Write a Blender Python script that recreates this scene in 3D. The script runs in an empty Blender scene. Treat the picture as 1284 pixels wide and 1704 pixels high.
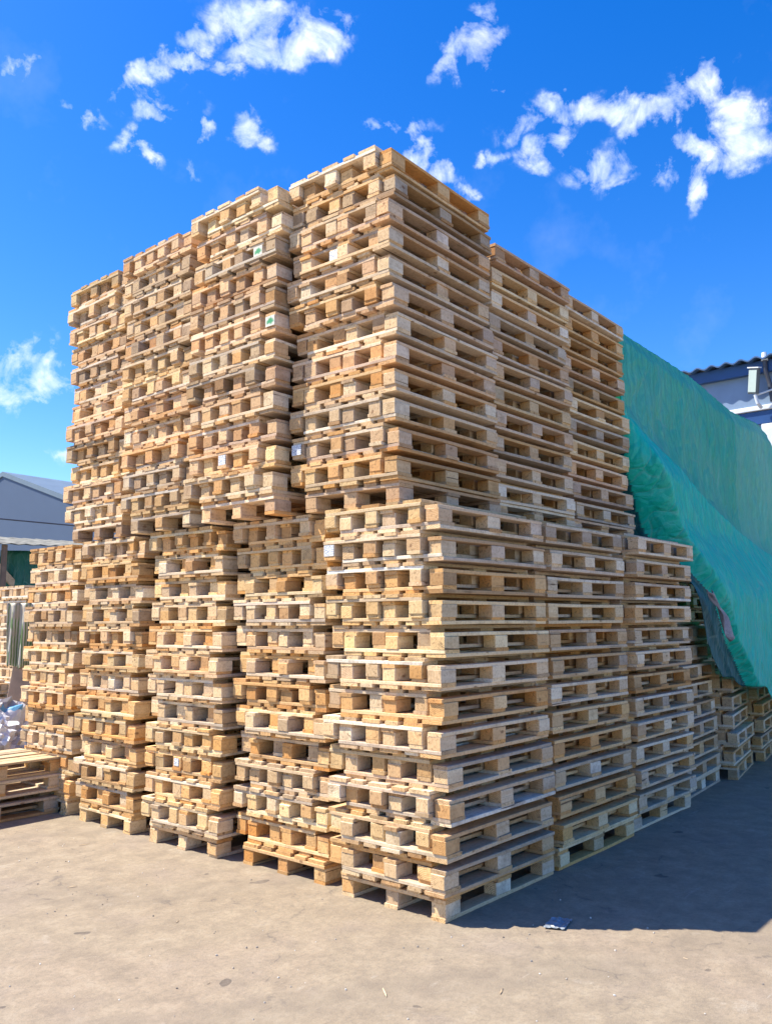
import bpy, bmesh, math, random
from mathutils import Vector, Matrix, noise as mn
R = math.radians
sc = bpy.context.scene
COL = sc.collection

# ------------------------------------------------------------------ camera, light, exposure
cam = bpy.data.objects.new('camera', bpy.data.cameras.new('camera'))
COL.objects.link(cam); sc.camera = cam
CY, CP, CR = R(40.503), R(7.461), R(-0.387)
cam.location = (-3.987, -3.014, 1.674)
fw = Vector((math.cos(CP)*math.cos(CY), math.cos(CP)*math.sin(CY), math.sin(CP)))
rt = fw.cross(Vector((0, 0, 1))).normalized(); up = rt.cross(fw)
r2 = rt*math.cos(CR)+up*math.sin(CR); u2 = up*math.cos(CR)-rt*math.sin(CR)
cam.rotation_euler = Matrix((r2, u2, -fw)).transposed().to_euler()
cam.data.sensor_fit = 'VERTICAL'; cam.data.sensor_height = 24.0
cam.data.lens = 24.0*1398.99/1704
cam.data.clip_end = 2000; cam.data.clip_start = 0.05

SUN_EL, SUN_AZ = R(54.5), math.atan2(0.81, -0.59)      # direction towards the sun (azimuth from +x)
sd = Vector((math.cos(SUN_EL)*math.cos(SUN_AZ), math.cos(SUN_EL)*math.sin(SUN_AZ), math.sin(SUN_EL)))
sun = bpy.data.objects.new('sun', bpy.data.lights.new('sun', 'SUN'))
COL.objects.link(sun)
sun.data.energy = 4.8; sun.data.angle = R(0.53); sun.data.color = (1, 0.93, 0.80)
sun.rotation_euler = sd.to_track_quat('Z', 'Y').to_euler()
sc.view_settings.view_transform = 'Standard'; sc.view_settings.look = 'None'
sc.view_settings.exposure = 1.0; sc.view_settings.gamma = 1
sc.cycles.max_bounces = 8; sc.cycles.diffuse_bounces = 5

class NT:
    def __init__(s, tree): s.t = tree; s.n = tree.nodes; s.l = tree.links
    def node(s, typ, ins=None, **kw):
        n = s.n.new(typ)
        for k, v in kw.items(): setattr(n, k, v)
        for k, v in (ins or {}).items():
            i = n.inputs[k]
            if isinstance(v, bpy.types.NodeSocket): s.l.new(v, i)
            else: i.default_value = v
        return n
    def math(s, op, a, b=0.0, c=0.0, clamp=False):
        return s.node('ShaderNodeMath', {0: a, 1: b, 2: c}, operation=op, use_clamp=clamp).outputs[0]
    def vm(s, op, a, b=(0, 0, 0)):
        n = s.node('ShaderNodeVectorMath', {0: a, 1: b}, operation=op)
        return n.outputs['Value'] if op in ('LENGTH', 'DOT_PRODUCT') else n.outputs[0]
    def mix(s, f, a, b, mode='MIX'):
        n = s.n.new('ShaderNodeMix'); n.data_type = 'RGBA'; n.blend_type = mode
        for i, v in ((0, f), (6, a), (7, b)):
            if isinstance(v, bpy.types.NodeSocket): s.l.new(v, n.inputs[i])
            else: n.inputs[i].default_value = v if i == 0 else (*v, 1)[:4]
        return n.outputs[2]
    def noise(s, vec, scale, detail=4, rough=0.55, dist=0.0):
        return s.node('ShaderNodeTexNoise', {'Vector': vec, 'Scale': scale, 'Detail': detail, 'Roughness': rough, 'Distortion': dist}).outputs['Fac']
    def ramp(s, f, stops, interp='LINEAR'):
        n = s.n.new('ShaderNodeValToRGB'); s.l.new(f, n.inputs[0]); cr = n.color_ramp; cr.interpolation = interp
        while len(cr.elements) < len(stops): cr.elements.new(0.5)
        for e, (p, c) in zip(cr.elements, stops):
            e.position = p; e.color = (*c, 1) if len(c) == 3 else c
        return n.outputs[0]
    def rng(s, v, a, b, c, d, smooth=False):
        n = s.node('ShaderNodeMapRange', {0: v, 1: a, 2: b, 3: c, 4: d})
        if smooth: n.interpolation_type = 'SMOOTHSTEP'
        return n.outputs[0]

# ---- world: sky texture with wisps of cloud at fixed compass directions
world = bpy.data.worlds.new('World'); sc.world = world; world.use_nodes = True
w = NT(world.node_tree)
for n in list(w.n): w.n.remove(n)
sky = w.node('ShaderNodeTexSky', sky_type='NISHITA', sun_disc=False, sun_elevation=SUN_EL,
             sun_rotation=math.atan2(sd.x, sd.y), altitude=200, air_density=1.0, dust_density=0.4, ozone_density=3.0)
hs = w.node('ShaderNodeHueSaturation', {'Hue': 0.514, 'Saturation': 1.42, 'Value': 0.88, 'Color': sky.outputs[0]})
d = w.node('ShaderNodeTexCoord').outputs['Generated']
sp = w.node('ShaderNodeSeparateXYZ', {0: d})
az = w.math('MULTIPLY', w.math('ARCTAN2', sp.outputs[1], sp.outputs[0]), 57.2958)
el = w.math('MULTIPLY', w.math('ARCSINE', sp.outputs[2]), 57.2958)
nz = w.node('ShaderNodeTexNoise', {'Vector': d, 'Scale': 20.0, 'Detail': 6.0, 'Roughness': 0.6})
wob = w.vm('SUBTRACT', nz.outputs['Color'], (0.5, 0.5, 0.5))
ae = w.vm('ADD', w.node('ShaderNodeCombineXYZ', {0: az, 1: el, 2: 0.0}).outputs[0], w.vm('MULTIPLY', wob, (5.5, 4.5, 0)))
# each wisp: compass azimuth, elevation, half-length, half-width (degrees), tilt, density
CLOUDS = [(49.9, 37.6, 3.5, 1.09, -4, 1), (47.9, 36.2, 3.5, 1.13, -10, 1.1), (44.6, 37.2, 2.06, 1.4, 20, 0.65), (53.7, 36.2, 1.45, 0.74, -6, 0.95), (55.2, 34.7, 2.1, 0.53, -10, 1), (57.9, 33.5, 1.97, 0.63, -19, 1), (52.1, 34.6, 1.37, 0.51, -5, 0.7), (65.1, 33.4, 0.9, 0.6, -12, 0.6), (61.4, 34.1, 0.62, 0.62, -33, 0.55), (61.4, 31.2, 1.25, 0.39, -9, 0.5), (57.0, 31.7, 1.31, 0.59, -7, 0.65), (53.9, 31.7, 1.45, 0.52, 24, 0.75), (58.7, 30.0, 0.86, 1.13, 29, 0.6), (57.4, 29.2, 1.75, 0.38, 0, 0.62), (49.6, 31.5, 1.28, 0.79, 35, 0.75), (53.5, 29.2, 0.42, 0.76, -5, 0.42), (56.2, 32.7, 2.89, 0.45, -7, 0.42), (33.8, 36.1, 1.83, 1.51, 26, 0.95), (35.5, 35.0, 1.53, 0.61, -12, 0.7), (32.0, 33.8, 0.95, 0.42, 4, 0.6), (39.3, 31.9, 2.62, 0.61, -5, 0.75), (37.7, 30.7, 1.31, 0.66, 2, 0.85), (36.0, 29.2, 1.81, 0.53, 32, 0.75), (34.4, 28.0, 0.86, 0.32, 3, 0.5), (33.5, 30.1, 0.69, 0.35, 3, 0.45), (27.4, 32.4, 2.77, 0.92, 6, 1.1), (23.9, 31.7, 2.45, 0.91, 8, 0.95), (20.9, 31.2, 2.67, 0.91, -12, 1.1), (18.0, 31.8, 2.33, 1.17, 27, 1), (15.9, 30.1, 2.26, 1.24, 28, 1), (29.6, 29.7, 1.86, 0.89, 5, 0.8), (30.5, 31.5, 1.86, 0.62, -3, 0.55), (27.5, 30.6, 1.67, 0.81, 6, 0.65), (25.0, 28.4, 2.22, 1.07, -6, 0.7), (18.6, 28.9, 2.14, 0.92, 10, 0.95), (15.6, 28.3, 2.39, 1.18, 7, 1.2), (19.1, 26.8, 1.07, 1.43, 9, 0.9), (21.1, 28.0, 1.8, 1.02, 9, 0.55), (32.2, 30.1, 0.86, 0.48, 4, 0.45), (63.8, 15.8, 2.87, 1.47, -6, 1.35), (65.9, 15.1, 2.43, 1.75, -6, 1.3), (63.7, 13.9, 1.07, 0.3, -5, 0.6), (61.8, 10.4, 0.65, 0.61, -4, 0.6)]
acc = None
fine_ = w.noise(d, 75.0, 6, 0.7); soft_ = w.noise(w.vm('MULTIPLY', d, (1.0, 1.0, 1.8)), 9.0, 5, 0.6, 0.4)
for (ca, ce, ra, re_, rot, st) in CLOUDS:
    mp = w.node('ShaderNodeMapping', {0: ae, 1: (ca, ce, 0), 2: (0, 0, R(rot)), 3: (ra*1.6, re_*1.75, 1)}, vector_type='TEXTURE')
    m = w.rng(w.vm('LENGTH', mp.outputs[0]), 0.0, 1.0, st, 0.0, True)
    acc = m if acc is None else w.math('MAXIMUM', acc, m)
dn = w.node('ShaderNodeTexNoise', {'Vector': d, 'Scale': 24.0, 'Detail': 10.0, 'Roughness': 0.60, 'Distortion': 0.6}).outputs['Fac']
body = w.math('ADD', w.math('MINIMUM', w.math('MULTIPLY', acc, 1.15), 1.0), w.math('MULTIPLY', w.math('SUBTRACT', dn, 0.5), 4.2))
body = w.math('ADD', body, w.math('MULTIPLY', w.math('SUBTRACT', fine_, 0.5), 0.9))
body = w.math('ADD', body, w.math('MULTIPLY', w.math('SUBTRACT', soft_, 0.5), 1.6))
gate = w.rng(acc, 0.0, 0.50, 0.0, 1.0, True)
dens = w.math('MULTIPLY', w.rng(body, 0.30, 2.05, 0.0, 1.0), gate)
veil = w.rng(w.noise(d, 6.0, 6, 0.6), 0.55, 0.85, 0.0, 0.10)
dens = w.math('MAXIMUM', dens, veil)
cc = w.ramp(w.noise(d, 40.0, 5), [(0.3, (3.7, 4.3, 5.4)), (0.62, (5.2, 5.4, 5.6))])
skc = w.mix(dens, hs.outputs[0], cc)
bg = w.node('ShaderNodeBackground', {'Color': skc, 'Strength': 0.15})
w.l.new(bg.outputs[0], w.node('ShaderNodeOutputWorld').inputs[0])

# ------------------------------------------------------------------ materials
def newmat(name):
    m = bpy.data.materials.new(name); m.use_nodes = True
    t = NT(m.node_tree); b = t.n['Principled BSDF']
    return m, t, b

def simple(name, col, rough=0.7, metal=0.0, var=0.15, scale=6.0, bump=0.0):
    m, t, b = newmat(name)
    o = t.node('ShaderNodeTexCoord').outputs['Object']
    n = t.noise(o, scale, 5)
    c = t.mix(t.rng(n, 0.3, 0.7, 0, 1), tuple(x*(1-var) for x in col), tuple(min(1, x*(1+var)) for x in col))
    t.l.new(c, b.inputs['Base Color']); b.inputs['Roughness'].default_value = rough; b.inputs['Metallic'].default_value = metal
    if bump:
        bn = t.node('ShaderNodeBump', {'Height': t.noise(o, scale*6, 4), 'Strength': bump, 'Distance': 0.02})
        t.l.new(bn.outputs[0], b.inputs['Normal'])
    return m

def wood(name, axis, tones=None):
    m, t, b = newmat(name)
    tc = t.node('ShaderNodeTexCoord'); o = tc.outputs['Object']
    oi = t.node('ShaderNodeObjectInfo'); ge = t.node('ShaderNodeNewGeometry')
    orn = oi.outputs['Random']; isl = ge.outputs['Random Per Island']
    key = t.math('ADD', t.math('MULTIPLY', orn, 91.7), t.math('MULTIPLY', isl, 37.3))
    wn = t.node('ShaderNodeTexWhiteNoise', {'W': key}, noise_dimensions='1D')
    rv = wn.outputs['Value']; rc = wn.outputs['Color']
    off = t.vm('ADD', o, t.vm('MULTIPLY', rc, (9.0, 7.0, 5.0)))
    sc3 = (1.6, 30.0, 30.0) if axis == 0 else (30.0, 1.6, 30.0)
    gv = t.vm('MULTIPLY', off, sc3)
    grain = t.noise(gv, 1.0, 6, 0.6, 0.6)
    blot = t.noise(off, 7.0, 4, 0.6)
    fine = t.noise(off, 60.0, 4, 0.7)
    base = t.ramp(rv, tones or [(0.0, (0.50, 0.33, 0.19)), (0.1, (0.70, 0.58, 0.44)), (0.25, (0.77, 0.67, 0.53)), (0.36, (0.69, 0.50, 0.30)),
                       (0.50, (0.82, 0.75, 0.62)), (0.60, (0.70, 0.45, 0.21)), (0.70, (0.70, 0.58, 0.47)), (0.80, (0.50, 0.43, 0.36)), (0.90, (0.79, 0.67, 0.50)), (1.0, (0.88, 0.86, 0.80))])
    base = t.mix(1.0, base, (1.0, 0.98, 0.925), 'MULTIPLY')
    base = t.mix(1.0, base, oi.outputs['Color'], 'MULTIPLY')
    # grain and knots
    c = t.mix(t.rng(grain, 0.35, 0.68, 0.0, 0.5), base, t.mix(1.0, base, (0.76, 0.62, 0.48), 'MULTIPLY'))
    sel = t.node('ShaderNodeSeparateXYZ', {0: tc.outputs['Normal']})
    endm = t.math('GREATER_THAN', t.math('ABSOLUTE', sel.outputs[axis]), 0.75)
    # end grain: growth rings about a pith that lies somewhere off the piece
    rp = t.vm('ADD', o, t.vm('MULTIPLY', t.vm('SUBTRACT', rc, (0.5, 0.5, 0.5)), (0.25, 0.25, 0.25)))
    rp = t.vm('MULTIPLY', rp, (0.0, 1.0, 1.0) if axis == 0 else (1.0, 0.0, 1.0))
    rl = t.math('ADD', t.math('MULTIPLY', t.vm('LENGTH', rp), 620.0), t.math('MULTIPLY', blot, 9.0))
    ring = t.rng(t.math('SINE', rl), -1, 1, 0, 1)
    ec = t.mix(ring, t.mix(1.0, base, (1.0, 0.92, 0.76), 'MULTIPLY'), t.mix(1.0, base, (0.80, 0.60, 0.40), 'MULTIPLY'))
    c = t.mix(endm, c, ec)
    vo = t.node('ShaderNodeTexVoronoi', {'Vector': t.vm('MULTIPLY', off, (5, 9, 9) if axis == 0 else (9, 5, 9)), 'Scale': 1.0})
    c = t.mix(t.rng(vo.outputs['Distance'], 0.07, 0.12, 0.75, 0.0), c, (0.22, 0.11, 0.05))
    # splits that run with the grain, and drying checks across the end grain
    sv_ = t.vm('MULTIPLY', off, (1.1, 38.0, 38.0) if axis == 0 else (38.0, 1.1, 38.0))
    spl = t.noise(sv_, 1.0, 2, 0.5, 0.2)
    c = t.mix(t.math('MULTIPLY', t.rng(spl, 0.70, 0.74, 0.0, 0.85), t.math('SUBTRACT', 1.0, endm)), c, (0.10, 0.06, 0.035))
    ck = t.node('ShaderNodeTexVoronoi', {'Vector': t.vm('ADD', off, t.vm('MULTIPLY', t.node('ShaderNodeTexNoise', {'Vector': off, 'Scale': 30.0}).outputs['Color'], (0.03, 0.03, 0.03))), 'Scale': 15.0}, feature='DISTANCE_TO_EDGE')
    ckm = t.math('MULTIPLY', t.math('MULTIPLY', t.rng(ck.outputs['Distance'], 0.0, 0.035, 0.8, 0.0), endm), t.rng(fine, 0.42, 0.6, 0, 1))
    c = t.mix(ckm, c, (0.16, 0.09, 0.05))
    # weather stain and dirt
    st = t.math('MULTIPLY', t.rng(blot, 0.48, 0.68, 0.0, 0.75), wn.outputs['Value'])
    c = t.mix(st, c, t.mix(1.0, c, (0.56, 0.51, 0.48), 'MULTIPLY'))
    c = t.mix(t.rng(fine, 0.49, 0.72, 0.0, 0.6), c, t.mix(1.0, c, (0.45, 0.36, 0.30), 'MULTIPLY'))
    t.l.new(c, b.inputs['Base Color']); b.inputs['Roughness'].default_value = 0.85
    b.inputs['Specular IOR Level'].default_value = 0.25
    bn = t.node('ShaderNodeBump', {'Height': t.math('ADD', grain, t.math('MULTIPLY', fine, 0.7)), 'Strength': 0.5, 'Distance': 0.004})
    t.l.new(bn.outputs[0], b.inputs['Normal'])
    return m

WX = wood('pallet wood along', 0); WY = wood('pallet wood across', 1)

# ------------------------------------------------------------------ mesh helpers
def obj(name, bm, mat, parent=None, smooth=False):
    me = bpy.data.meshes.new(name)
    bmesh.ops.recalc_face_normals(bm, faces=bm.faces)
    bm.to_mesh(me); bm.free()
    if smooth:
        for p in me.polygons: p.use_smooth = True
    for m in (mat if isinstance(mat, (list, tuple)) else [mat]): me.materials.append(m)
    o = bpy.data.objects.new(name, me); COL.objects.link(o)
    if parent: o.parent = parent
    return o
def empty(name, loc=(0, 0, 0), rz=0):
    o = bpy.data.objects.new(name, None); COL.objects.link(o); o.location = loc; o.rotation_euler = (0, 0, rz); return o
def tag(o, label=None, cat=None, group=None, kind=None):
    if label: o['label'] = label
    if cat: o['category'] = cat
    if group: o['group'] = group
    if kind: o['kind'] = kind
    return o
def box(bm, x0, x1, y0, y1, z0, z1, M=None, bev=0.0, mi=0):
    vs = [bm.verts.new((x, y, z)) for z in (z0, z1) for y in (y0, y1) for x in (x0, x1)]
    fs = [bm.faces.new([vs[i] for i in q]) for q in ((0, 2, 3, 1), (4, 5, 7, 6), (0, 1, 5, 4), (2, 6, 7, 3), (0, 4, 6, 2), (1, 3, 7, 5))]
    if M is not None:
        for v in vs: v.co = M @ v.co
    for f in fs: f.material_index = mi
    if bev:
        es = list({e for f in fs for e in f.edges})
        bmesh.ops.bevel(bm, geom=es, offset=bev, segments=1, affect='EDGES', profile=0.5)
def board(bm, x0, x1, y0, y1, z0, z1, rnd, axis=0, n=6, bow=0.008, bev=0.0025):
    """a sawn board with slightly ragged edges, bowed along its length"""
    L = [x0+(x1-x0)*i/n for i in range(n+1)] if axis == 0 else [y0+(y1-y0)*i/n for i in range(n+1)]
    b = rnd.uniform(-bow, bow); rows = []
    ph = rnd.uniform(0, 6)
    for i, l in enumerate(L):
        k = i/n; dz = b*math.sin(math.pi*k)*0.5; e = 0.0018*math.sin(ph+7*k)
        w0, w1 = (y0, y1) if axis == 0 else (x0, x1)
        w0 += e+rnd.uniform(-.0012, .0012); w1 += e+rnd.uniform(-.0012, .0012)
        sec = [(w0+bev, z0), (w1-bev, z0), (w1, z0+bev), (w1, z1-bev), (w1-bev, z1), (w0+bev, z1), (w0, z1-bev), (w0, z0+bev)]
        rows.append([bm.verts.new((l, a, z+dz) if axis == 0 else (a, l, z+dz)) for a, z in sec])
    for a, c in zip(rows, rows[1:]):
        for j in range(8): bm.faces.new((a[j], a[(j+1) % 8], c[(j+1) % 8], c[j]))
    bm.faces.new(rows[0]); bm.faces.new(rows[-1][::-1])
def tube(bm, pts, r, n=10, r1=None):
    rings = []
    for i, p in enumerate(pts):
        p = Vector(p); a = Vector(pts[max(i-1, 0)]); c = Vector(pts[min(i+1, len(pts)-1)]); t = (c-a).normalized()
        s = t.orthogonal().normalized() if i == 0 else (s-t*s.dot(t)).normalized()
        q = t.cross(s); rr = r if r1 is None else r+(r1-r)*i/(len(pts)-1)
        rings.append([bm.verts.new(p+s*math.cos(2*math.pi*k/n)*rr+q*math.sin(2*math.pi*k/n)*rr) for k in range(n)])
    for a, c in zip(rings, rings[1:]):
        for k in range(n): bm.faces.new((a[k], a[(k+1) % n], c[(k+1) % n], c[k]))
    bm.faces.new(rings[0][::-1]); bm.faces.new(rings[-1])

# ------------------------------------------------------------------ the setting: ground
def ground_mat():
    m, t, b = newmat('worn concrete yard')
    o = t.node('ShaderNodeTexCoord').outputs['Object']
    big = t.noise(o, 0.5, 5, 0.6, 0.4); mid = t.noise(o, 5.5, 9, 0.74); fine = t.noise(o, 38, 6, 0.75); grit = t.noise(o, 170, 3, 0.8)
    c = t.ramp(big, [(0.3, (0.28, 0.218, 0.145)), (0.5, (0.32, 0.255, 0.172)), (0.68, (0.335, 0.258, 0.178))])
    c = t.mix(t.rng(mid, 0.42, 0.64, 0, 0.75), c, (0.20, 0.158, 0.112))
    c = t.mix(t.rng(mid, 0.46, 0.28, 0, 0.7), c, (0.36, 0.30, 0.22))
    pk = t.noise(t.vm('ADD', o, (31, 7, 0)), 1.4, 4, 0.6)
    c = t.mix(t.rng(pk, 0.52, 0.7, 0, 0.5), c, (0.28, 0.222, 0.175))
    c = t.mix(t.rng(fine, 0.47, 0.68, 0, 0.6), c, (0.17, 0.14, 0.105))
    c = t.mix(t.rng(grit, 0.58, 0.70, 0, 0.7), c, (0.45, 0.41, 0.35))
    c = t.mix(t.rng(grit, 0.43, 0.32, 0, 0.6), c, (0.11, 0.092, 0.078))
    # old oil drips: small dark ovals
    v = t.node('ShaderNodeTexVoronoi', {'Vector': t.vm('ADD', o, t.vm('MULTIPLY', t.node('ShaderNodeTexNoise', {'Vector': o, 'Scale': 6.0}).outputs['Color'], (0.2, 0.2, 0))), 'Scale': 1.7, 'Randomness': 1.0}, voronoi_dimensions='2D')
    vr = t.node('ShaderNodeSeparateColor', {0: v.outputs['Color']})
    rad = t.rng(vr.outputs[0], 0.35, 1.0, 0.0, 0.075)
    sp_ = t.math('LESS_THAN', v.outputs['Distance'], rad)
    c = t.mix(t.math('MULTIPLY', t.math('MULTIPLY', sp_, 0.85), t.rng(mid, 0.3, 0.6, 0.5, 1.0)), c, (0.10, 0.08, 0.065))
    # pale scrape marks, long and thin, along the way pallets are dragged
    sv = t.node('ShaderNodeMapping', {0: o, 2: (0, 0, R(-28)), 3: (0.9, 11.0, 1.0)}).outputs[0]
    s1 = t.noise(sv, 1.6, 3, 0.5, 0.3)
    sm = t.math('MULTIPLY', t.rng(s1, 0.68, 0.78, 0, 0.5), t.rng(fine, 0.40, 0.6, 0, 1))
    c = t.mix(sm, c, (0.66, 0.60, 0.51))
    # tyre marks: dark rubber bands that curve across the yard
    tw = t.vm('ADD', o, t.vm('MULTIPLY', t.node('ShaderNodeTexNoise', {'Vector': o, 'Scale': 0.35}).outputs['Color'], (2.2, 2.2, 0)))
    ts = t.node('ShaderNodeSeparateXYZ', {0: t.node('ShaderNodeMapping', {0: tw, 2: (0, 0, R(32))}).outputs[0]})
    tb = t.math('PINGPONG', ts.outputs[1], 0.85)
    tm = t.math('MULTIPLY', t.rng(tb, 0.62, 0.74, 0.0, 0.28, True), t.rng(fine, 0.35, 0.6, 1, 0.2))
    c = t.mix(tm, c, (0.13, 0.11, 0.09))
    # chalky scuffs
    sc_ = t.noise(t.vm('ADD', o, (4, 9, 0)), 2.6, 8, 0.75, 0.8)
    c = t.mix(t.math('MULTIPLY', t.rng(sc_, 0.60, 0.72, 0, 0.55), t.rng(grit, 0.35, 0.6, 0, 1)), c, (0.52, 0.475, 0.40))
    # hairline cracks
    cv = t.node('ShaderNodeTexVoronoi', {'Vector': t.vm('ADD', o, t.vm('MULTIPLY', t.node('ShaderNodeTexNoise', {'Vector': o, 'Scale': 2.2, 'Detail': 6.0}).outputs['Color'], (0.9, 0.9, 0))), 'Scale': 0.55}, feature='DISTANCE_TO_EDGE')
    cm = t.math('MULTIPLY', t.rng(cv.outputs['Distance'], 0.0, 0.006, 0.7, 0.0), t.rng(mid, 0.45, 0.6, 0, 1))
    c = t.mix(cm, c, (0.12, 0.10, 0.085))
    t.l.new(c, b.inputs['Base Color'])
    t.l.new(t.rng(mid, 0.3, 0.7, 0.72, 0.95), b.inputs['Roughness'])
    h = t.math('ADD', t.math('MULTIPLY', mid, 0.6), t.math('ADD', t.math('MULTIPLY', fine, 0.5), t.math('MULTIPLY', grit, 0.3)))
    bn = t.node('ShaderNodeBump', {'Height': h, 'Strength': 0.45, 'Distance': 0.02}); t.l.new(bn.outputs[0], b.inputs['Normal'])
    return m
bm = bmesh.new()
vs = [bm.verts.new(p) for p in ((-500, -500, 0), (500, -500, 0), (500, 500, 0), (-500, 500, 0))]; bm.faces.new(vs)
tag(obj('ground', bm, ground_mat()), kind='structure')

# ------------------------------------------------------------------ the pallets
PL, PW = 1.2, 0.8
BY = [(0.0, 0.1), (0.35, 0.45), (0.7, 0.8)]
BX = [(0.0, 0.145), (0.5275, 0.6725), (1.055, 1.2)]
def make_pallet(seed):
    """upright pallet, corner of its footprint at the empty's origin"""
    rnd = random.Random(seed); j = lambda a: rnd.uniform(-a, a)
    root = empty('pallet')
    bm = bmesh.new()
    for (a, c) in ((0, .145), (.1775, .2775), (.3275, .4725), (.5225, .6225), (.655, .8)):
        s = j(.006); board(bm, 0.0+j(.008), PL+j(.008), a+s, c+s+j(.003), .122+j(.001), .144+j(.0015), rnd)
    obj('top_deck', bm, WX, root)
    for (a, c) in BX:
        bm = bmesh.new(); s = j(.006); board(bm, a+s, c+s, j(.006), PW+j(.006), .1003, .1218, rnd, axis=1, bow=.002)
        obj('stringer_board', bm, WY, root)
    for (xa, xb) in BX:
        for (ya, yb) in BY:
            bm = bmesh.new(); cx, cy = (xa+xb)/2, (ya+yb)/2
            M = Matrix.Translation((cx+j(.008), cy+j(.006), 0)) @ Matrix.Rotation(j(.05), 4, 'Z')
            hx, hy = (xb-xa)/2+j(.004), (yb-ya)/2+j(.004)
            box(bm, -hx, hx, -hy, hy, .0222, .100, M, bev=.003)
            if rnd.random() < .35:      # a knocked corner
                v = max(bm.verts, key=lambda q: q.co.z*2-q.co.x-q.co.y); v.co += Vector((.012, .008, -.012))
            obj('block', bm, WX, root)
    for (a, c) in BY:
        bm = bmesh.new(); s = j(.005); board(bm, j(.008), PL+j(.008), a+s, c+s, .0, .022, rnd)
        obj('bottom_board', bm, WX, root)
    return root
protos = [make_pallet(11+i) for i in range(10)]
KIDS = {p: [c for c in COL.objects if c.parent is p] for p in protos}
used = set()
ORD = [None]+'first second third fourth fifth sixth seventh eighth ninth tenth eleventh twelfth thirteenth fourteenth fifteenth sixteenth seventeenth eighteenth nineteenth twentieth twenty-first twenty-second twenty-third twenty-fourth twenty-fifth twenty-sixth'.split()
rng = random.Random(7)
TONES = dict(yellow=(1.02, .96, .80), pale=(1.08, 1.06, 1.03), pink=(1.0, .90, .84), grey=(.76, .75, .76), orange=(1.04, .84, .58), plain=(1, .98, .95), white=(1.18, 1.2, 1.22))

def place(x, y, z, rz, flip, tone, label, group, vi):
    """x, y is the corner of the footprint with the smallest x and y; flip turns the pallet deck down"""
    p = protos[vi % 10]
    if p not in used: used.add(p); root = p; kids = KIDS[p]
    else:
        root = p.copy(); COL.objects.link(root); kids = []
        for k in KIDS[p]:
            c = k.copy(); COL.objects.link(c); c.parent = root; kids.append(c)
    spin = rng.random() < .5                       # turned end for end
    M = Matrix.Translation((x+PL/2, y+PW/2, z)) @ Matrix.Rotation(rz+(math.pi if spin else 0), 4, 'Z')
    if flip: M = M @ Matrix.Translation((0, 0, .144)) @ Matrix.Rotation(math.pi, 4, 'X')
    M = M @ Matrix.Rotation(rng.uniform(-.003, .003), 4, 'Y') @ Matrix.Translation((-PL/2, -PW/2, 0))
    root.matrix_world = M
    tc = TONES[tone]; v = rng.uniform(.82, 1.15)
    for k in kids: k.color = (min(tc[0]*v, 1.15), min(tc[1]*v, 1.15), min(tc[2]*v, 1.15), 1)
    tag(root, label, 'pallet', group)
    root['spin'] = spin
    return root

PITCH = .1887
PL_INDEX = {}
def stack(key, x, y, z0, npairs, mix, phrase, group, single=True, lean=(0, 0), rot=0.0, shift=(.112, .135), jx=.026, jy=.016, yo=0.0, tops=False, top_cap=False, skip=0):
    """one column of pallets: a pallet on its feet, then pairs nested deck-out into each other"""
    lev = []
    z = z0
    if single: lev.append((x, y, z, False)); z += .1447
    for k in range(npairs):
        s = rng.uniform(*shift); h = z-z0
        px, py = x+lean[0]*h, y+yo+lean[1]*h
        ox = rng.uniform(-jx, jx); oy = rng.uniform(-jy, jy)
        lev.append((px+ox+rng.uniform(-jx, jx), py+oy, z, True))
        lev.append((px+ox+rng.uniform(-jx, jx), py+oy+s, z+.0443, False))
        z += PITCH
    if top_cap: lev.append((x+lean[0]*(z-z0), y+yo+.05+lean[1]*(z-z0), z, False)); z += .145
    n = len(lev)
    for i, (a, b, c, fl) in enumerate(lev):
        if i < skip: continue
        tone = 'white' if key == 'g' and i in (0, 1, 3, 5, 7) else rng.choice(mix)
        num = ORD[n-i] if tops else ORD[i+1]
        lab = '%s pallet, %s from the %s in the %s' % ('upturned' if fl else 'upright', num, 'top' if tops else 'ground', phrase)
        o = place(a, b, c, rot+rng.uniform(-.010, .010), fl, tone, lab, group, rng.randrange(10))
        PL_INDEX[(key, i)] = o
    return z

GL = 'pallets stacked in the lower tier'; GU = 'pallets stacked in the upper tier'
low = ['yellow', 'pale', 'yellow', 'plain', 'plain', 'orange', 'pale']
upm = ['plain', 'pink', 'grey', 'pale', 'yellow', 'pink', 'plain', 'orange']
upl = ['pink', 'pale', 'pink', 'plain', 'grey', 'yellow']
stack('a', -.01, -.04, 0, 12, low, 'lower stack at the front corner', GL, yo=-.04, lean=(-.01, .01), top_cap=False)
stack('b', .05, .97, 0, 12, low+['orange'], 'lower stack first left of the corner', GL, yo=-.03, lean=(-.01, 0), rot=-.01)
stack('c', -.01, 2.02, 0, 12, low, 'lower stack second left of the corner', GL, yo=-.04, lean=(0.0, 0), rot=.012)
stack('d', .0, 3.09, 0, 12, low, 'lower stack third left of the corner', GL, yo=-.03)
stack('e', .03, 4.14, 0, 12, low+['pale'], 'leftmost lower stack behind the flat pile', GL, yo=-.02)
stack('f', 1.27, -.03, 0, 12, low, 'lower stack first right of the corner', GL, yo=-.02, lean=(0, .012))
stack('g', 2.57, .02, 0, 12, low+['pale'], 'lower stack second right of the corner', GL, yo=-.05, lean=(.035, -.015))
Z1 = 2.412
stack('u', -.03, .29, Z1, 12, upm, 'tallest upper stack above the corner', GU, rot=.028, lean=(-.015, .01), tops=True)
stack('v', -.17, 1.24, Z1, 12, upl, 'upper stack first left of the tallest', GU, lean=(-.01, 0), tops=True, shift=(.14, .18))
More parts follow.
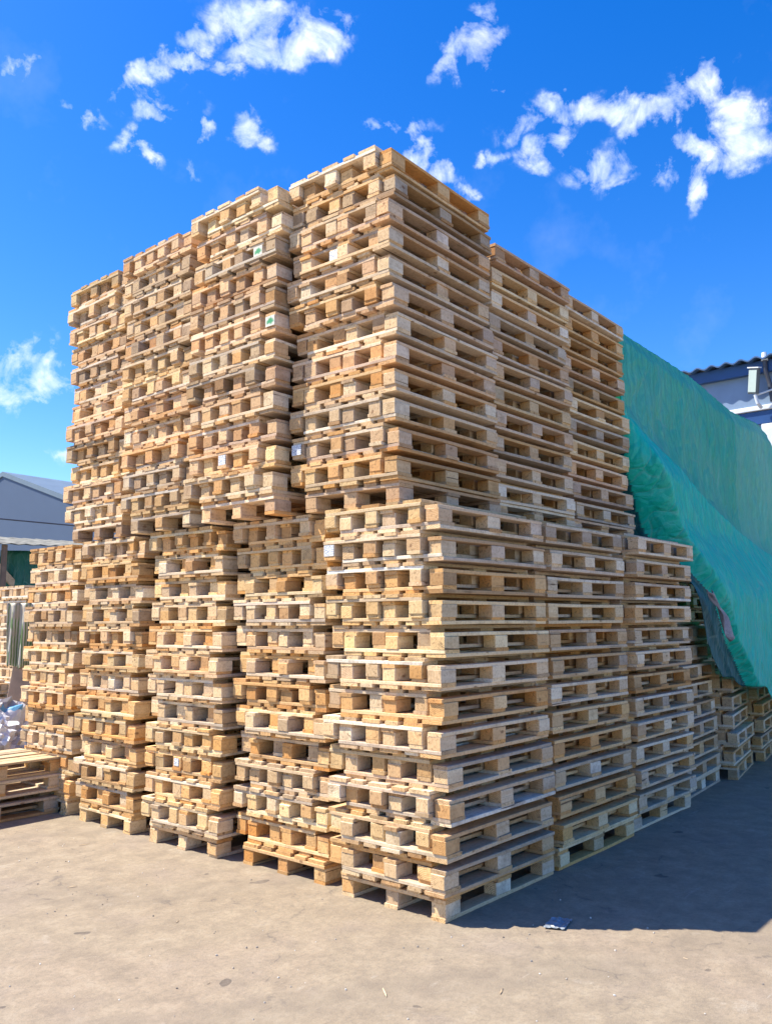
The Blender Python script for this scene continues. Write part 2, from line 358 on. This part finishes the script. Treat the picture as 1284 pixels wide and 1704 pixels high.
stack('w', -.10, 2.27, Z1, 12, upl, 'upper stack second left of the tallest', GU, shift=(.13, .17), lean=(-.015, .01), tops=True)
stack('x', -.03, 3.32, Z1, 12, upl, 'leftmost upper stack against the sky', GU, lean=(-.01, .01), tops=True)
stack('y', 1.25, .38, Z1, 11, upm, 'upper stack first right of the tallest', GU, tops=True)
stack('z', 2.57, .45, Z1, 11, upm, 'rightmost upper stack beside the green tarpaulin', GU, tops=True, lean=(-.035, 0))

# flat pile lying in front of the leftmost stack
tg = 'pallets lying in the low flat pile'
for i, (dx, dy, z_, rz, fl, tn, lab) in enumerate([
        (-.03, .0, .0, .02, True, 'grey', 'greyed upturned pallet at the bottom of the low flat pile on the left'),
        (.0, .125, .0443, .02, False, 'grey', 'greyed pallet second from the bottom of the low flat pile on the left'),
        (.02, .03, .189, -.02, True, 'plain', 'upturned brown pallet just under the top of the low flat pile'),
        (.03, .05, .334, .03, False, 'yellow', 'pale slatted pallet lying on top of the low flat pile on the left')]):
    place(-1.12+dx, 4.32+dy, z_+.0005, rz, fl, tn, lab, tg, i+1)

# ---- all further pallets (deep in the block, under the sheet, far left): one mass
bm = bmesh.new()
def quick_pallet(bm, x, y, z, flip, rz=0.0, cx=None, cy=None, ends=False):
    M = Matrix.Translation((x+PL/2, y+PW/2, z)) @ Matrix.Rotation(rz, 4, 'Z')
    if flip: M = M @ Matrix.Translation((0, 0, .144)) @ Matrix.Rotation(math.pi, 4, 'X')
    M = M @ Matrix.Translation((-PL/2, -PW/2, 0))
    for (a, c) in ((0, .145), (.1775, .2775), (.3275, .4725), (.5225, .6225), (.655, .8)): box(bm, 0, PL, a, c, .122, .144, M)
    for (a, c) in BX: box(bm, a, c, 0.003, PW-.003, .1003, .1218, M, mi=1)
    for (xa, xb) in BX:
        for (ya, yb) in BY: box(bm, xa+.003, xb-.003, ya+.003, yb-.003, .0222, .100, M)
    for (a, c) in BY: box(bm, 0, PL, a, c, 0, .022, M)
def quick_stack(bm, x, y, z0, np_, rz=0.0, single=True, jit=.02):
    z = z0
    if single: quick_pallet(bm, x, y, z, False, rz); z += .1447
    for k in range(np_):
        a, b = rng.uniform(-jit, jit), rng.uniform(-jit, jit); q = rz+rng.uniform(-.012, .012)
        quick_pallet(bm, x+a, y+b, z, True, q)
        quick_pallet(bm, x+a-math.sin(q)*.12, y+b+math.cos(q)*.12, z+.0443, False, q); z += PITCH
for i in range(1, 4):                         # the core of the block
    for j_ in range(1, 5): quick_stack(bm, 1.27*i+.03, .02+1.03*j_, 0, 12)
for i in range(1, 3):
    for j_ in range(1, 4): quick_stack(bm, 1.24*i+.03, .30+1.0*j_, Z1, 11)
quick_stack(bm, 3.96, .20, 0, 8, R(5), jit=.03); quick_stack(bm, 5.27, .22, 0, 5, R(10), jit=.03); quick_stack(bm, 6.68, .36, 0, 4, R(9), jit=.03); quick_stack(bm, 8.05, .42, 0, 4, R(8))
quick_stack(bm, 9.4, .5, 0, 5, R(6))
for i in range(4): quick_stack(bm, 3.95+1.27*i, 1.42, 0, 12)
for i in range(4): quick_stack(bm, 3.95+1.27*i, 1.42, Z1, 10)
for i in range(3):                            # a row standing far behind the left end
    for j_ in range(3): quick_stack(bm, 1.72+1.27*i, 8.4+1.02*j_, 0, 11)
quick_stack(bm, .55, 8.9, 0, 4); quick_stack(bm, -.7, 9.3, 0, 3)
tag(obj('pallet_piles', bm, [WX, WY]), 'dense mass of further stacked pallets behind the front stacks and under the green tarpaulin', 'pallet piles', kind='stuff')


# ------------------------------------------------------------------ green tarpaulin
def tarp_mat(name, col, dust=0.5):
    m, t, b = newmat(name)
    o = t.node('ShaderNodeTexCoord').outputs['Object']
    v = t.node('ShaderNodeMapping', {0: o, 2: (0, R(8), 0), 3: (16, 4, 1.0)}).outputs[0]
    cr = t.noise(v, 1.3, 6, 0.6, 0.3); bl = t.noise(o, 0.8, 4, 0.6, 0.6); fine = t.noise(t.vm('MULTIPLY', o, (1.5, 1, .6)), 20, 5, 0.6, 0.3)
    dusty = (col[0]*1.0+.16, col[1]*.9+.12, col[2]*.9+.12)
    c = t.mix(t.rng(bl, 0.35, 0.65, 0, dust), col, dusty)
    c = t.mix(t.rng(cr, 0.5, 0.72, 0, 0.38), c, tuple(min(1, x+.17) for x in dusty))
    b.inputs['Roughness'].default_value = 0.42
    cz = t.node('ShaderNodeMapping', {0: t.vm('ADD', o, t.vm('MULTIPLY', t.node('ShaderNodeTexNoise', {'Vector': o, 'Scale': 1.2, 'Detail': 3.0}).outputs['Color'], (.35, .35, .35))), 2: (0, R(14), 0), 3: (7.5, 2.0, 1.6)}).outputs[0]
    ve = t.node('ShaderNodeTexVoronoi', {'Vector': cz, 'Scale': 1.0}, feature='DISTANCE_TO_EDGE').outputs['Distance']
    ve2 = t.node('ShaderNodeTexVoronoi', {'Vector': t.vm('MULTIPLY', cz, (2.7, 2.7, 3.6)), 'Scale': 1.0}, feature='DISTANCE_TO_EDGE').outputs['Distance']
    worn = t.math('MULTIPLY', t.rng(ve, 0.0, 0.03, 0.35, 0.0), t.rng(bl, .4, .6, .2, 1))
    c = t.mix(worn, c, (.42, .66, .60))
    h = t.math('ADD', t.math('ADD', t.math('MULTIPLY', cr, 0.6), t.math('MULTIPLY', fine, 0.3)), t.math('ADD', t.rng(ve, 0, .25, 0, 1.2), t.rng(ve2, 0, .3, 0, .5)))
    bn = t.node('ShaderNodeBump', {'Height': h, 'Strength': 0.5, 'Distance': 0.04}); t.l.new(bn.outputs[0], b.inputs['Normal'])
    t.l.new(c, b.inputs['Base Color'])
    tr = t.node('ShaderNodeBsdfTranslucent', {'Color': c})
    mx = t.node('ShaderNodeMixShader', {0: 0.38, 1: b.outputs[0], 2: tr.outputs[0]})
    t.l.new(mx.outputs[0], t.n['Material Output'].inputs[0])
    return m
TARP = tarp_mat('green tarpaulin', (0.05, 0.62, 0.45))
def lerp_tab(tab, x):
    for (a, va), (b, vb) in zip(tab, tab[1:]):
        if x <= b: return va+(vb-va)*max(0, (x-a))/(b-a)
    return tab[-1][1]
def sm(a, b, x):
    k = max(0, min(1, (x-a)/(b-a))); return k*k*(3-2*k)
ZB = [(3.7, 2.42), (4.18, 2.22), (4.27, 1.93), (4.45, 1.40), (4.85, 1.10), (5.8, .92), (6.05, .72), (7.0, .68), (8.9, .66)]
ZT = [(3.7, 4.62), (5.3, 4.58), (5.9, 4.55), (7.2, 4.40), (8.3, 4.43), (8.8, 4.33)]
RIDGE = [(.6, 5.95), (.8, 5.7), (1.47, 4.95), (2.08, 4.52), (2.64, 4.17), (3.2, 3.88), (3.7, 3.80), (4.7, 3.7)]
BAND = [(.6, 12.), (2.0, 9.2), (2.43, 7.5), (2.75, 6.2), (3.07, 4.95), (3.4, 4.25), (3.7, 3.8), (4.8, 3.6)]
bm = bmesh.new(); NX, NZ = 620, 230
grid = []
for i in range(NX+1):
    x = 3.72+(8.75-3.72)*(i/NX)**1.25; col_ = []
    zt, zb = lerp_tab(ZT, x), lerp_tab(ZB, x)+.02*math.sin(x*9)
    for k in range(-14, NZ+1):
        if k < 0:
            q = -k/14; z = zt+.03*math.sin(q*9+x*3)*q-.04*q*q
            col_.append(bm.verts.new((x, .56+q*2.2, z))); continue
        s = k/NZ; z = zt+(zb-zt)*s
        amp = sm(3.9, 3.0, z)
        y = .56-.06*sm(0, .06, s)-.46*sm(2.7, 1.8, z)
        u = x-lerp_tab(RIDGE, z); v = x-lerp_tab(BAND, z)
        inband = sm(-.05, .03, u)*(1-sm(-.03, .05, v))
        y -= (.34-.20*sm(2.6, 1.7, z))*amp*sm(-.10, .06, u)*math.exp(-max(0, v+.1)/.9)*(1-.25*sm(0, 1.6, u))
        y += .30*amp*sm(.0, -.18, u)*math.exp(-max(0, -u-.35)/.3)*sm(2.1, 2.6, z)
        y -= .05*amp*math.exp(-((u+.55+.2*math.sin(z*2))/.06)**2)+.03*amp*math.exp(-((u+.30)/.05)**2)
        y += .05*amp*sm(-.04, .06, v)
        # creases that run with the pull of the fold, and the fine crinkle above it
        w_ = (x-3.7)*.55+(z-.6)*.83
        y += .010*mn.fractal(Vector((w_*4, (x-z)*.6, 5.)), 1, 2, 3)*inband
        pl_ = (1-inband)*sm(.02, .25, s)*(1 if u > 0 else .25)
        fx = (x-5.75)/(0.30+.95*s)
        y += pl_*(.028*math.sin(fx*8)*math.exp(-abs(fx)/2.5)+.034*mn.fractal(Vector((x*4.2, z*.55, 1.3)), 1, 2.1, 5))
        y += .028*sm(-.03, .03, x-7.05-.15*s)*pl_-.05*math.exp(-((x-8.45)/.10)**2)*sm(.05, .3, s)
        y += (.012 if u > 0 else .004)*mn.noise(Vector((x*9, z*7, 4)))+.004*mn.noise(Vector((x*27, z*19, 4)))-.030*(pl_ if u > 0 else pl_*.6)*abs(mn.noise(Vector((x*3.1+z*.35, z*.42, 9))))-.014*inband*abs(mn.noise(Vector((w_*3.2, (x-z)*.5, 2))))
        col_.append(bm.verts.new((x, y, z)))
    grid.append(col_)
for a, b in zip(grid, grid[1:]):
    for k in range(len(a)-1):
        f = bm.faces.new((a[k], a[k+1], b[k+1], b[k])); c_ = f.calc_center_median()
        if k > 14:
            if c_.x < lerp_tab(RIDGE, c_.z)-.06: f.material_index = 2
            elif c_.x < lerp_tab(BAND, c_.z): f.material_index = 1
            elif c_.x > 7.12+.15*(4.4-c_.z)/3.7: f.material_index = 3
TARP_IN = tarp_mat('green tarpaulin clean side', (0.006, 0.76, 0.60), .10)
TARP_SHADE = tarp_mat('green tarpaulin shaded lower sheet', (0.002, 0.17, 0.19), .25)  # lower sheet, its colour darkened to paint the shade in the deep fold
to = obj('tarpaulin', bm, [TARP, TARP_IN, TARP_SHADE, tarp_mat('green tarpaulin faded sheet', (.13, .68, .52), .9)], smooth=True)
md = to.modifiers.new('thickness', 'SOLIDIFY'); md.thickness = .004
tag(to, 'big creased green tarpaulin draped over the tall pallets at the right', 'tarpaulin')

# grey plastic sheet end poking from under the tarpaulin
bm = bmesh.new(); g = []
for i in range(9):
    row = []
    for k in range(25):
        s = k/24; a = i/8
        x = 4.16+.42*s+(.03+.11*math.sin(math.pi*min(1, .1+s*.95)))*a; z = 1.95-.47*s+.02*math.sin(a*7+s*5)
        y = -.10+.03*math.sin(a*6+s*9)-.05*s
        row.append(bm.verts.new((x, y, z)))
    g.append(row)
for a, b in zip(g, g[1:]):
    for k in range(24): bm.faces.new((a[k], b[k], b[k+1], a[k+1]))
GREY = simple('grey plastic film', (.30, .29, .33), .35, var=.35, scale=12, bump=.5)
o = obj('plastic_sheet', bm, GREY, smooth=True); o.modifiers.new('t', 'SOLIDIFY').thickness = .004
tag(o, 'strip of crumpled grey plastic sheet hanging out under the edge of the green tarpaulin', 'plastic sheet')

# ------------------------------------------------------------------ building at the right
WALL = simple('white blue panel wall', (.17, .25, .37), .6, var=.15, scale=1.2)
BLUE = simple('blue painted steel', (.012, .06, .20), .4, var=.12, scale=3)
ROOFB = simple('dark blue corrugated roof', (.04, .10, .22), .5, var=.25, scale=2)
WHITE = simple('white painted metal', (.62, .66, .70), .45, var=.12, scale=9)
DARK = simple('dark grey pipe', (.045, .05, .07), .5)
LENS = simple('lamp glass', (.42, .50, .46), .2, var=.05)
bl = empty('warehouse', (14, 2, 0)); bl.rotation_euler = (0, 0, R(0))
tag(bl, 'white and blue warehouse with a corrugated roof edge above the green tarpaulin', 'building')
bm = bmesh.new(); box(bm, 0, 12, -9, 1.6, 0, 6.86); obj('wall', bm, WALL, bl)
bm = bmesh.new(); box(bm, -.14, -.003, -9.1, 1.72, 6.74, 6.98); obj('fascia', bm, BLUE, bl)
bm = bmesh.new(); nn = 260; pr = []
for i in range(nn+1):
    y = -9.2+10.95*i/nn; z = 7.02+.032*math.sin(2*math.pi*y/.30)
    pr.append([bm.verts.new((-.32, y, z)), bm.verts.new((12.3, y, z+1.1)), bm.verts.new((-.32, y, z-.03)), bm.verts.new((12.3, y, z+1.07))])
for a, b in zip(pr, pr[1:]):
    bm.faces.new((a[0], a[1], b[1], b[0])); bm.faces.new((a[2], b[2], b[3], a[3])); bm.faces.new((a[0], b[0], b[2], a[2]))
bm.faces.new((pr[-1][0], pr[-1][1], pr[-1][3], pr[-1][2])); bm.faces.new((pr[0][0], pr[0][2], pr[0][3], pr[0][1]))
obj('roof', bm, ROOFB, bl)
bm = bmesh.new(); box(bm, -.10, -.003, -9, 1.62, 5.96, 6.06, bev=.01); obj('ledge', bm, WHITE, bl)
bm = bmesh.new(); box(bm, -.05, -.003, -9, 1.62, 5.68, 5.95); obj('blue_band', bm, BLUE, bl)
bm = bmesh.new(); box(bm, -.06, -.003, -.12, .12, 0, 5.67, bev=.01); obj('pilaster', bm, WHITE, bl)
bm = bmesh.new(); box(bm, -.03, -.003, -2.6, -.5, 4.2, 5.4); w_ = obj('window', bm, simple('dark window', (.05, .08, .12), .15), bl)
bm = bmesh.new()
for (a, b, c, e) in ((-2.66, -.44, 4.14, 4.2), (-2.66, -.44, 5.4, 5.46), (-2.66, -2.6, 4.2, 5.4), (-.5, -.44, 4.2, 5.4), (-1.58, -1.52, 4.2, 5.4)): box(bm, -.05, -.001, a, b, c, e)
obj('frame', bm, WHITE, w_)
for i in range(9):
    bm = bmesh.new(); box(bm, -.012, -.002, -8.9+1.2*i, -8.87+1.2*i, 0.02, 5.6); obj('panel_joint', bm, simple('joint', (.4, .46, .54), .6), bl)

# floodlight on its bracket, with the pipe behind it
fl = empty('floodlight', (13.86, 2.08, 5.93))
tag(fl, 'tall grey floodlight on a bracket on the white and blue warehouse wall', 'floodlight')
bm = bmesh.new(); M = Matrix.Translation((-.25, .03, .58)) @ Matrix.Scale(.82, 4) @ Matrix.Rotation(R(-12), 4, 'Y') @ Matrix.Rotation(R(10), 4, 'X') @ Matrix.Rotation(R(-24), 4, 'Z')
box(bm, -.05, .05, -.15, .15, -.32, .32, M, bev=.02); hs_ = obj('housing', bm, simple('floodlight casing', (.10, .12, .13), .4), fl)
bm = bmesh.new(); box(bm, -.062, -.05, -.115, .115, -.27, .27, M); obj('lens', bm, LENS, hs_)
bm = bmesh.new(); box(bm, -.07, .05, -.165, .165, .32, .35, M); obj('visor', bm, WHITE, hs_)
bm = bmesh.new(); tube(bm, [(-.22, .03, .30), (-.2, 0, .12), (-.05, -.02, .06)], .035); tube(bm, [(-.2, .0, .30), (.0, -.33, .42), (.13, -.34, .42)], .02); obj('bracket', bm, WHITE, fl)
bm = bmesh.new(); tube(bm, [(13.80, 1.93, 6.98), (13.82, 1.93, 6.75), (13.84, 1.87, 6.45), (13.84, 1.84, 6.08)], .045)
pp = obj('drain_pipe', bm, DARK); tag(pp, 'short dark bent pipe coming down from the roof edge beside the floodlight', 'pipe')
bm = bmesh.new(); tube(bm, [(13.80, 1.93, 6.95), (13.80, 1.93, 7.12)], .07, r1=.05); obj('collar', bm, WHITE, pp)

# ------------------------------------------------------------------ left background
SHEDW = simple('grey blue shed cladding', (.065, .10, .165), .6, var=.05, scale=.6)
SHEDR = simple('shed roof edge', (.16, .21, .25), .5, var=.1, scale=1)
sh = empty('shed', (14, 36, 0)); tag(sh, 'long grey blue shed with a low gable roof beyond the stacks on the left', 'shed')
# gable end faces the yard
gd = Vector((.10, -1, 0)).normalized(); gn = Vector((gd.y, -gd.x, 0))     # along the gable, and out of it towards the yard
bx = gn*-1
def gp(s, z, dep=0): v = gd*s+bx*dep; return (v.x, v.y, z)
bm = bmesh.new(); pts = [(-11, 0), (13, 0), (13, 4.75), (1, 8.62), (-11, 4.75)]
fr = [bm.verts.new(gp(s-1, z)) for s, z in pts]; bk = [bm.verts.new(gp(s-1, z, 30)) for s, z in pts]
bm.faces.new(fr); bm.faces.new(bk[::-1])
for i in range(5): bm.faces.new((fr[i], bk[i], bk[(i+1) % 5], fr[(i+1) % 5]))
obj('wall', bm, SHEDW, sh)
bm = bmesh.new()
for s0, z0_, s1, z1_ in ((-12, 4.43, 1, 8.60), (1, 8.60, 14, 4.43)):
    vv = []
    for dep in (-.06, 30.5):
        for (s, z) in ((s0, z0_), (s1, z1_)):
            for dz in (0, .22): vv.append(bm.verts.new(gp(s-1, z+dz, dep)))
    for q in ((0, 1, 3, 2), (4, 6, 7, 5), (0, 2, 6, 4), (1, 5, 7, 3), (0, 4, 5, 1), (2, 3, 7, 6)): bm.faces.new([vv[i] for i in q])
obj('roof', bm, SHEDR, sh)
bm = bmesh.new()
tube(bm, [(-2, 19.5, 4.62), (4, 18.6, 4.40), (10, 17.6, 4.25), (16, 16.4, 4.2)], .018, n=6)
tag(obj('cable', bm, DARK), 'thin dark cable strung in front of the grey blue shed', 'cable')

# open canopy with corrugated sheets, green cloth under it
cp = empty('canopy', (0, 0, 0)); tag(cp, 'open canopy with a pale corrugated roof in front of the grey blue shed', 'canopy')
bm = bmesh.new(); n_ = 160; pr = []
for i in range(n_+1):
    x = -3+13.5*i/n_; z = .018*math.sin(i*1.57)
    pr.append([bm.verts.new((x, 20.2-.42*(x-4), 3.90+z-.012*x)), bm.verts.new((x, 24.5-.42*(x-4), 4.60+z-.03*x))])
for a, b in zip(pr, pr[1:]): bm.faces.new((a[0], b[0], b[1], a[1]))
o = obj('roof', bm, simple('pale weathered roofing', (.17, .165, .135), .85, var=.5, scale=3), cp); o.modifiers.new('t', 'SOLIDIFY').thickness = .02
for xx in (-2.6, .6, 3.8, 6.4, 9.9):
    bm = bmesh.new(); yy = 20.3-.42*(xx-4); box(bm, xx, xx+.12, yy, yy+.12, 0, 3.80, bev=.01); obj('post', bm, simple('post timber', (.22, .15, .10), .8), cp)
bm = bmesh.new(); box(bm, -3, 10, 24.6, 24.8, 0, 3.9); obj('back_wall', bm, simple('dark back boards', (.06, .045, .04), .9, var=.3), cp)
def hang(name, p0, p1, zt, zb, mat, amp=.05, fr_=20, n=40):
    bm = bmesh.new(); p0 = Vector((*p0, 0)); p1 = Vector((*p1, 0)); nrm = Vector((-(p1-p0).y, (p1-p0).x, 0)).normalized(); g = []
    for i in range(n+1):
        a = i/n; row = []
        for k in range(21):
            s = k/20; p = p0.lerp(p1, a)+nrm*(amp*math.sin(a*fr_+s)*(.3+s)); z = zt+(zb-zt)*s+.03*math.sin(a*9)*s
            row.append(bm.verts.new((p.x, p.y, z)))
        g.append(row)
    for a, b in zip(g, g[1:]):
        for k in range(20): bm.faces.new((a[k], b[k], b[k+1], a[k+1]))
    o = obj(name, bm, mat, smooth=True); o.modifiers.new('t', 'SOLIDIFY').thickness = .006
    return o
tag(hang('tarpaulin', (6.75, 20.2), (8.1, 19.4), 3.72, 1.2, tarp_mat('dark green cloth', (.02, .22, .16), .2), .10, 14), 'small green tarpaulin hung under the pale canopy at the far left', 'tarpaulin')
bm = bmesh.new(); box(bm, -.05, .05, -.9, .9, -.09, .09, Matrix.Translation((6.75, 20.0, 3.1)) @ Matrix.Rotation(R(45), 4, 'Y') @ Matrix.Rotation(R(90), 4, 'Z'))
tag(obj('wooden_beam', bm, WX), 'slanting wooden beam beside the small green tarpaulin under the canopy', 'beam')

# striped sack cloth and cardboard leaning against the leftmost stack
m_, t, b = newmat('striped sack cloth'); o_ = t.node('ShaderNodeTexCoord').outputs['Object']
wv = t.node('ShaderNodeTexWave', {'Vector': o_, 'Scale': 9.0, 'Distortion': 1.5}, bands_direction='X').outputs['Fac']
c = t.mix(t.rng(wv, .35, .6, 0, 1), (.13, .19, .06), (.50, .45, .35)); c = t.mix(t.rng(t.noise(o_, 3, 4), .5, .6, 0, .8), c, (.36, .29, .22))
t.l.new(c, b.inputs['Base Color'])
tag(hang('sack', (.78, 7.05), (.98, 6.75), 1.93, 1.18, m_, .05, 16), 'green and white striped sack hanging beside the leftmost stack', 'sack')
bm = bmesh.new(); M = Matrix.Translation((.96, 6.9, 1.02)) @ Matrix.Scale(.55, 4, (1, 0, 0)) @ Matrix.Rotation(R(-40), 4, 'Z') @ Matrix.Rotation(R(12), 4, 'Y')
box(bm, -.22, .2, -.02, .02, -.42, .45, M, bev=.004); box(bm, .2, .30, -.10, -.02, -.40, .42, M, bev=.004)
tag(obj('cardboard', bm, simple('brown cardboard', (.36, .23, .15), .85, var=.2)), 'folded brown cardboard leaning below the striped sack', 'cardboard')

# heap of torn plastic bags
m_, t, b = newmat('white and blue plastic bags'); o_ = t.node('ShaderNodeTexCoord').outputs['Object']
v = t.node('ShaderNodeTexVoronoi', {'Vector': t.vm('ADD', o_, t.vm('MULTIPLY', t.node('ShaderNodeTexNoise', {'Vector': o_, 'Scale': 5.0}).outputs['Color'], (.3, .3, .3))), 'Scale': 6.5})
c = t.ramp(t.node('ShaderNodeSeparateColor', {0: v.outputs['Color']}).outputs[0], [(0, (.75, .74, .74)), (.35, (.60, .57, .55)), (.55, (.40, .36, .33)), (.72, (.14, .36, .55)), (.85, (.70, .70, .72)), (1, (.30, .24, .20))], 'CONSTANT')
t.l.new(c, b.inputs['Base Color']); b.inputs['Roughness'].default_value = .35
bm = bmesh.new(); bmesh.ops.create_icosphere(bm, subdivisions=6, radius=1)
for v_ in bm.verts:
    p = v_.co.copy(); f = 1+.35*mn.fractal(p*2.6, 1, 2, 5)+.10*abs(mn.noise(p*11))
    v_.co = Vector((p.x*1.15*f, p.y*1.3*f, max(-.02, p.z)*.95*f)); v_.co.rotate(Matrix.Rotation(R(20), 4, 'Z').to_euler())
    v_.co += Vector((-.15, 6.9, .0))
tag(obj('rubbish_heap', bm, m_), 'heap of crumpled white and blue plastic bags behind the flat pallet pile', 'rubbish heap')

# ------------------------------------------------------------------ labels and paint on the blocks
def mark_mat(name, green):
    m, t, b = newmat(name); o = t.node('ShaderNodeTexCoord').outputs['Object']
    if green:
        d_ = t.vm('LENGTH', t.vm('MULTIPLY', o, (0, 14, 22)))
        k = t.rng(t.math('ADD', d_, t.math('MULTIPLY', t.math('SUBTRACT', t.noise(o, 40, 4), .5), .9)), .30, .62, 1, 0)
        c = t.mix(k, (.62, .60, .50), (.02, .26, .09))
    else:
        k = t.rng(t.noise(t.vm('MULTIPLY', o, (1, 1, 3.5)), 55, 2), .52, .58, 0, .75)
        c = t.mix(k, (.66, .67, .69), (.10, .13, .2))
    t.l.new(c, b.inputs['Base Color']); b.inputs['Roughness'].default_value = .6
    return m
PAPER = mark_mat('printed paper', False); GREEN = mark_mat('green spray on white paint', True)
bpy.context.view_layer.update()
def mark(key, idx, rank, name, label, mat, hw, hz, dy=0.0, dz=0.0):
    """paper or paint on the yard-side end of one block; rank counts its three end blocks from the corner outward"""
    root = PL_INDEX[(key, idx)]; ends = []
    for c in COL.objects:
        if c.parent is root and c.name.startswith('block'):
            ws = [c.matrix_world @ Vector(q) for q in c.bound_box]
            ends.append((min(p.x for p in ws), sum(p.y for p in ws)/8, sum(p.z for p in ws)/8))
    ends = sorted(sorted(ends)[:3], key=lambda e: e[1]); x, y, z = ends[rank]
    bm = bmesh.new(); box(bm, -.001, .001, -hw, hw, -hz, hz, bev=.0003)
    o = obj(name, bm, mat); o.parent = root
    o.matrix_parent_inverse = root.matrix_world.inverted(); o.location = (x-.001, y+dy, z+dz)
    o['label'] = label
mark('u', 18, 1, 'paper_label', 'white printed label on the end of a block', PAPER, .045, .036, dz=-.01)
mark('u', 4, 2, 'paper_label', 'white printed label on the end of a block', PAPER, .045, .036)
mark('v', 20, 0, 'paint_mark', 'white block end with green spray', GREEN, .047, .037)
mark('v', 13, 0, 'paint_mark', 'white block end with green spray', GREEN, .047, .037)
mark('v', 4, 1, 'paper_label', 'white printed label on the end of a block', PAPER, .04, .036)
mark('a', 22, 2, 'paper_label', 'white printed label on the end of a block', PAPER, .044, .036)
mark('c', 6, 1, 'paper_label', 'small white label on the end of a block', PAPER, .03, .028)

# ------------------------------------------------------------------ litter on the ground
bm = bmesh.new(); g = []
for i in range(13):
    g.append([bm.verts.new((.0+.20*i/12-.06*k/8, .13*k/8+.05*i/12, .012+.012*mn.noise(Vector((i*.6, k*.7, 2)))+.006*math.sin(i*2.2))) for k in range(9)])
for a, b in zip(g, g[1:]):
    for k in range(8): bm.faces.new((a[k], b[k], b[k+1], a[k+1]))
o = obj('plastic_bag', bm, simple('thin clear plastic', (.22, .25, .28), .3, var=.3, scale=30)); o.modifiers.new('t', 'SOLIDIFY').thickness = .001
o.location = (.31, -.60, 0); o.scale = (.8, .8, .8); tag(o, 'flattened see-through plastic bag on the shaded ground right of the corner', 'plastic bag')

rl = random.Random(3)
CH = wood('splinter wood', 0, [(0, (.55, .42, .28)), (1, (.72, .60, .44))])
chips = []
for k in range(4):
    bm = bmesh.new(); L = .03+.02*k
    rows = []
    for i in range(6):
        s = i/5; wv_ = .006*(1-abs(s-.5)*1.6)+.002; zz = .004+.006*math.sin(s*3.1)*(k % 2)
        rows.append([bm.verts.new((L*(s-.5)*2, -wv_+.002*math.sin(s*7+k), zz)), bm.verts.new((L*(s-.5)*2, wv_, zz)), bm.verts.new((L*(s-.5)*2, 0, zz+.005))])
    for a, b in zip(rows, rows[1:]):
        for q in range(3): bm.faces.new((a[q], a[(q+1) % 3], b[(q+1) % 3], b[q]))
    bm.faces.new(rows[0]); bm.faces.new(rows[-1][::-1])
    chips.append(obj('wood_splinter', bm, CH))
bm = bmesh.new(); bmesh.ops.create_icosphere(bm, subdivisions=2, radius=.011)
for v_ in bm.verts: v_.co *= 1+.4*mn.noise(v_.co*160); v_.co.z = v_.co.z*.55+.005
bm.free()
spots = [(-1.35, .35, 'near the middle of the sunlit yard'), (-.95, 1.15, 'in front of the second lower stack'), (-.55, -.75, 'a step in front of the corner pallet'),
         (-2.1, .35, 'in the left foreground'), (.35, -1.25, 'by the shadow edge near the plastic bag'), (-1.0, 2.2, 'in front of the third lower stack'),
         (-.4, 3.1, 'close to the foot of the fourth lower stack'), (-.9, -.35, 'ahead of the lower corner stack')]
for i, (x, y, wh) in enumerate(spots):
    p = chips[i % 4]; o = p if i < 4 else p.copy()
    if i >= 4: COL.objects.link(o)
    s = rl.uniform(.3, .6)
    o.location = (x, y, .001); o.rotation_euler = (0, 0, rl.uniform(0, 6)); o.scale = (s, s, s)
    tag(o, 'pale splinter of wood on the ground '+wh, 'splinter', 'splinters scattered on the ground')
bm = bmesh.new()
for i in range(260):
    x = rl.uniform(-3.0, .9); y = rl.uniform(-2.1, 4.0); r_ = rl.uniform(.0015, .006)
    if x > -.12 and y > -.2: x -= 1.2
    res = bmesh.ops.create_icosphere(bm, subdivisions=1, radius=r_, matrix=Matrix.Translation((x, y, r_*.4)))
    for v_ in res['verts']: v_.co += Vector((rl.uniform(-.3, .3), rl.uniform(-.3, .3), rl.uniform(-.2, .2)))*r_
m_, t, b = newmat('grit stone'); gi = t.node('ShaderNodeNewGeometry').outputs['Random Per Island']
t.l.new(t.ramp(gi, [(0, (.08, .07, .06)), (.4, (.25, .22, .19)), (.7, (.5, .46, .40)), (1, (.7, .66, .6))]), b.inputs['Base Color'])
tag(obj('grit', bm, m_), 'tiny loose grit and crumbs scattered over the yard', 'grit', kind='stuff')
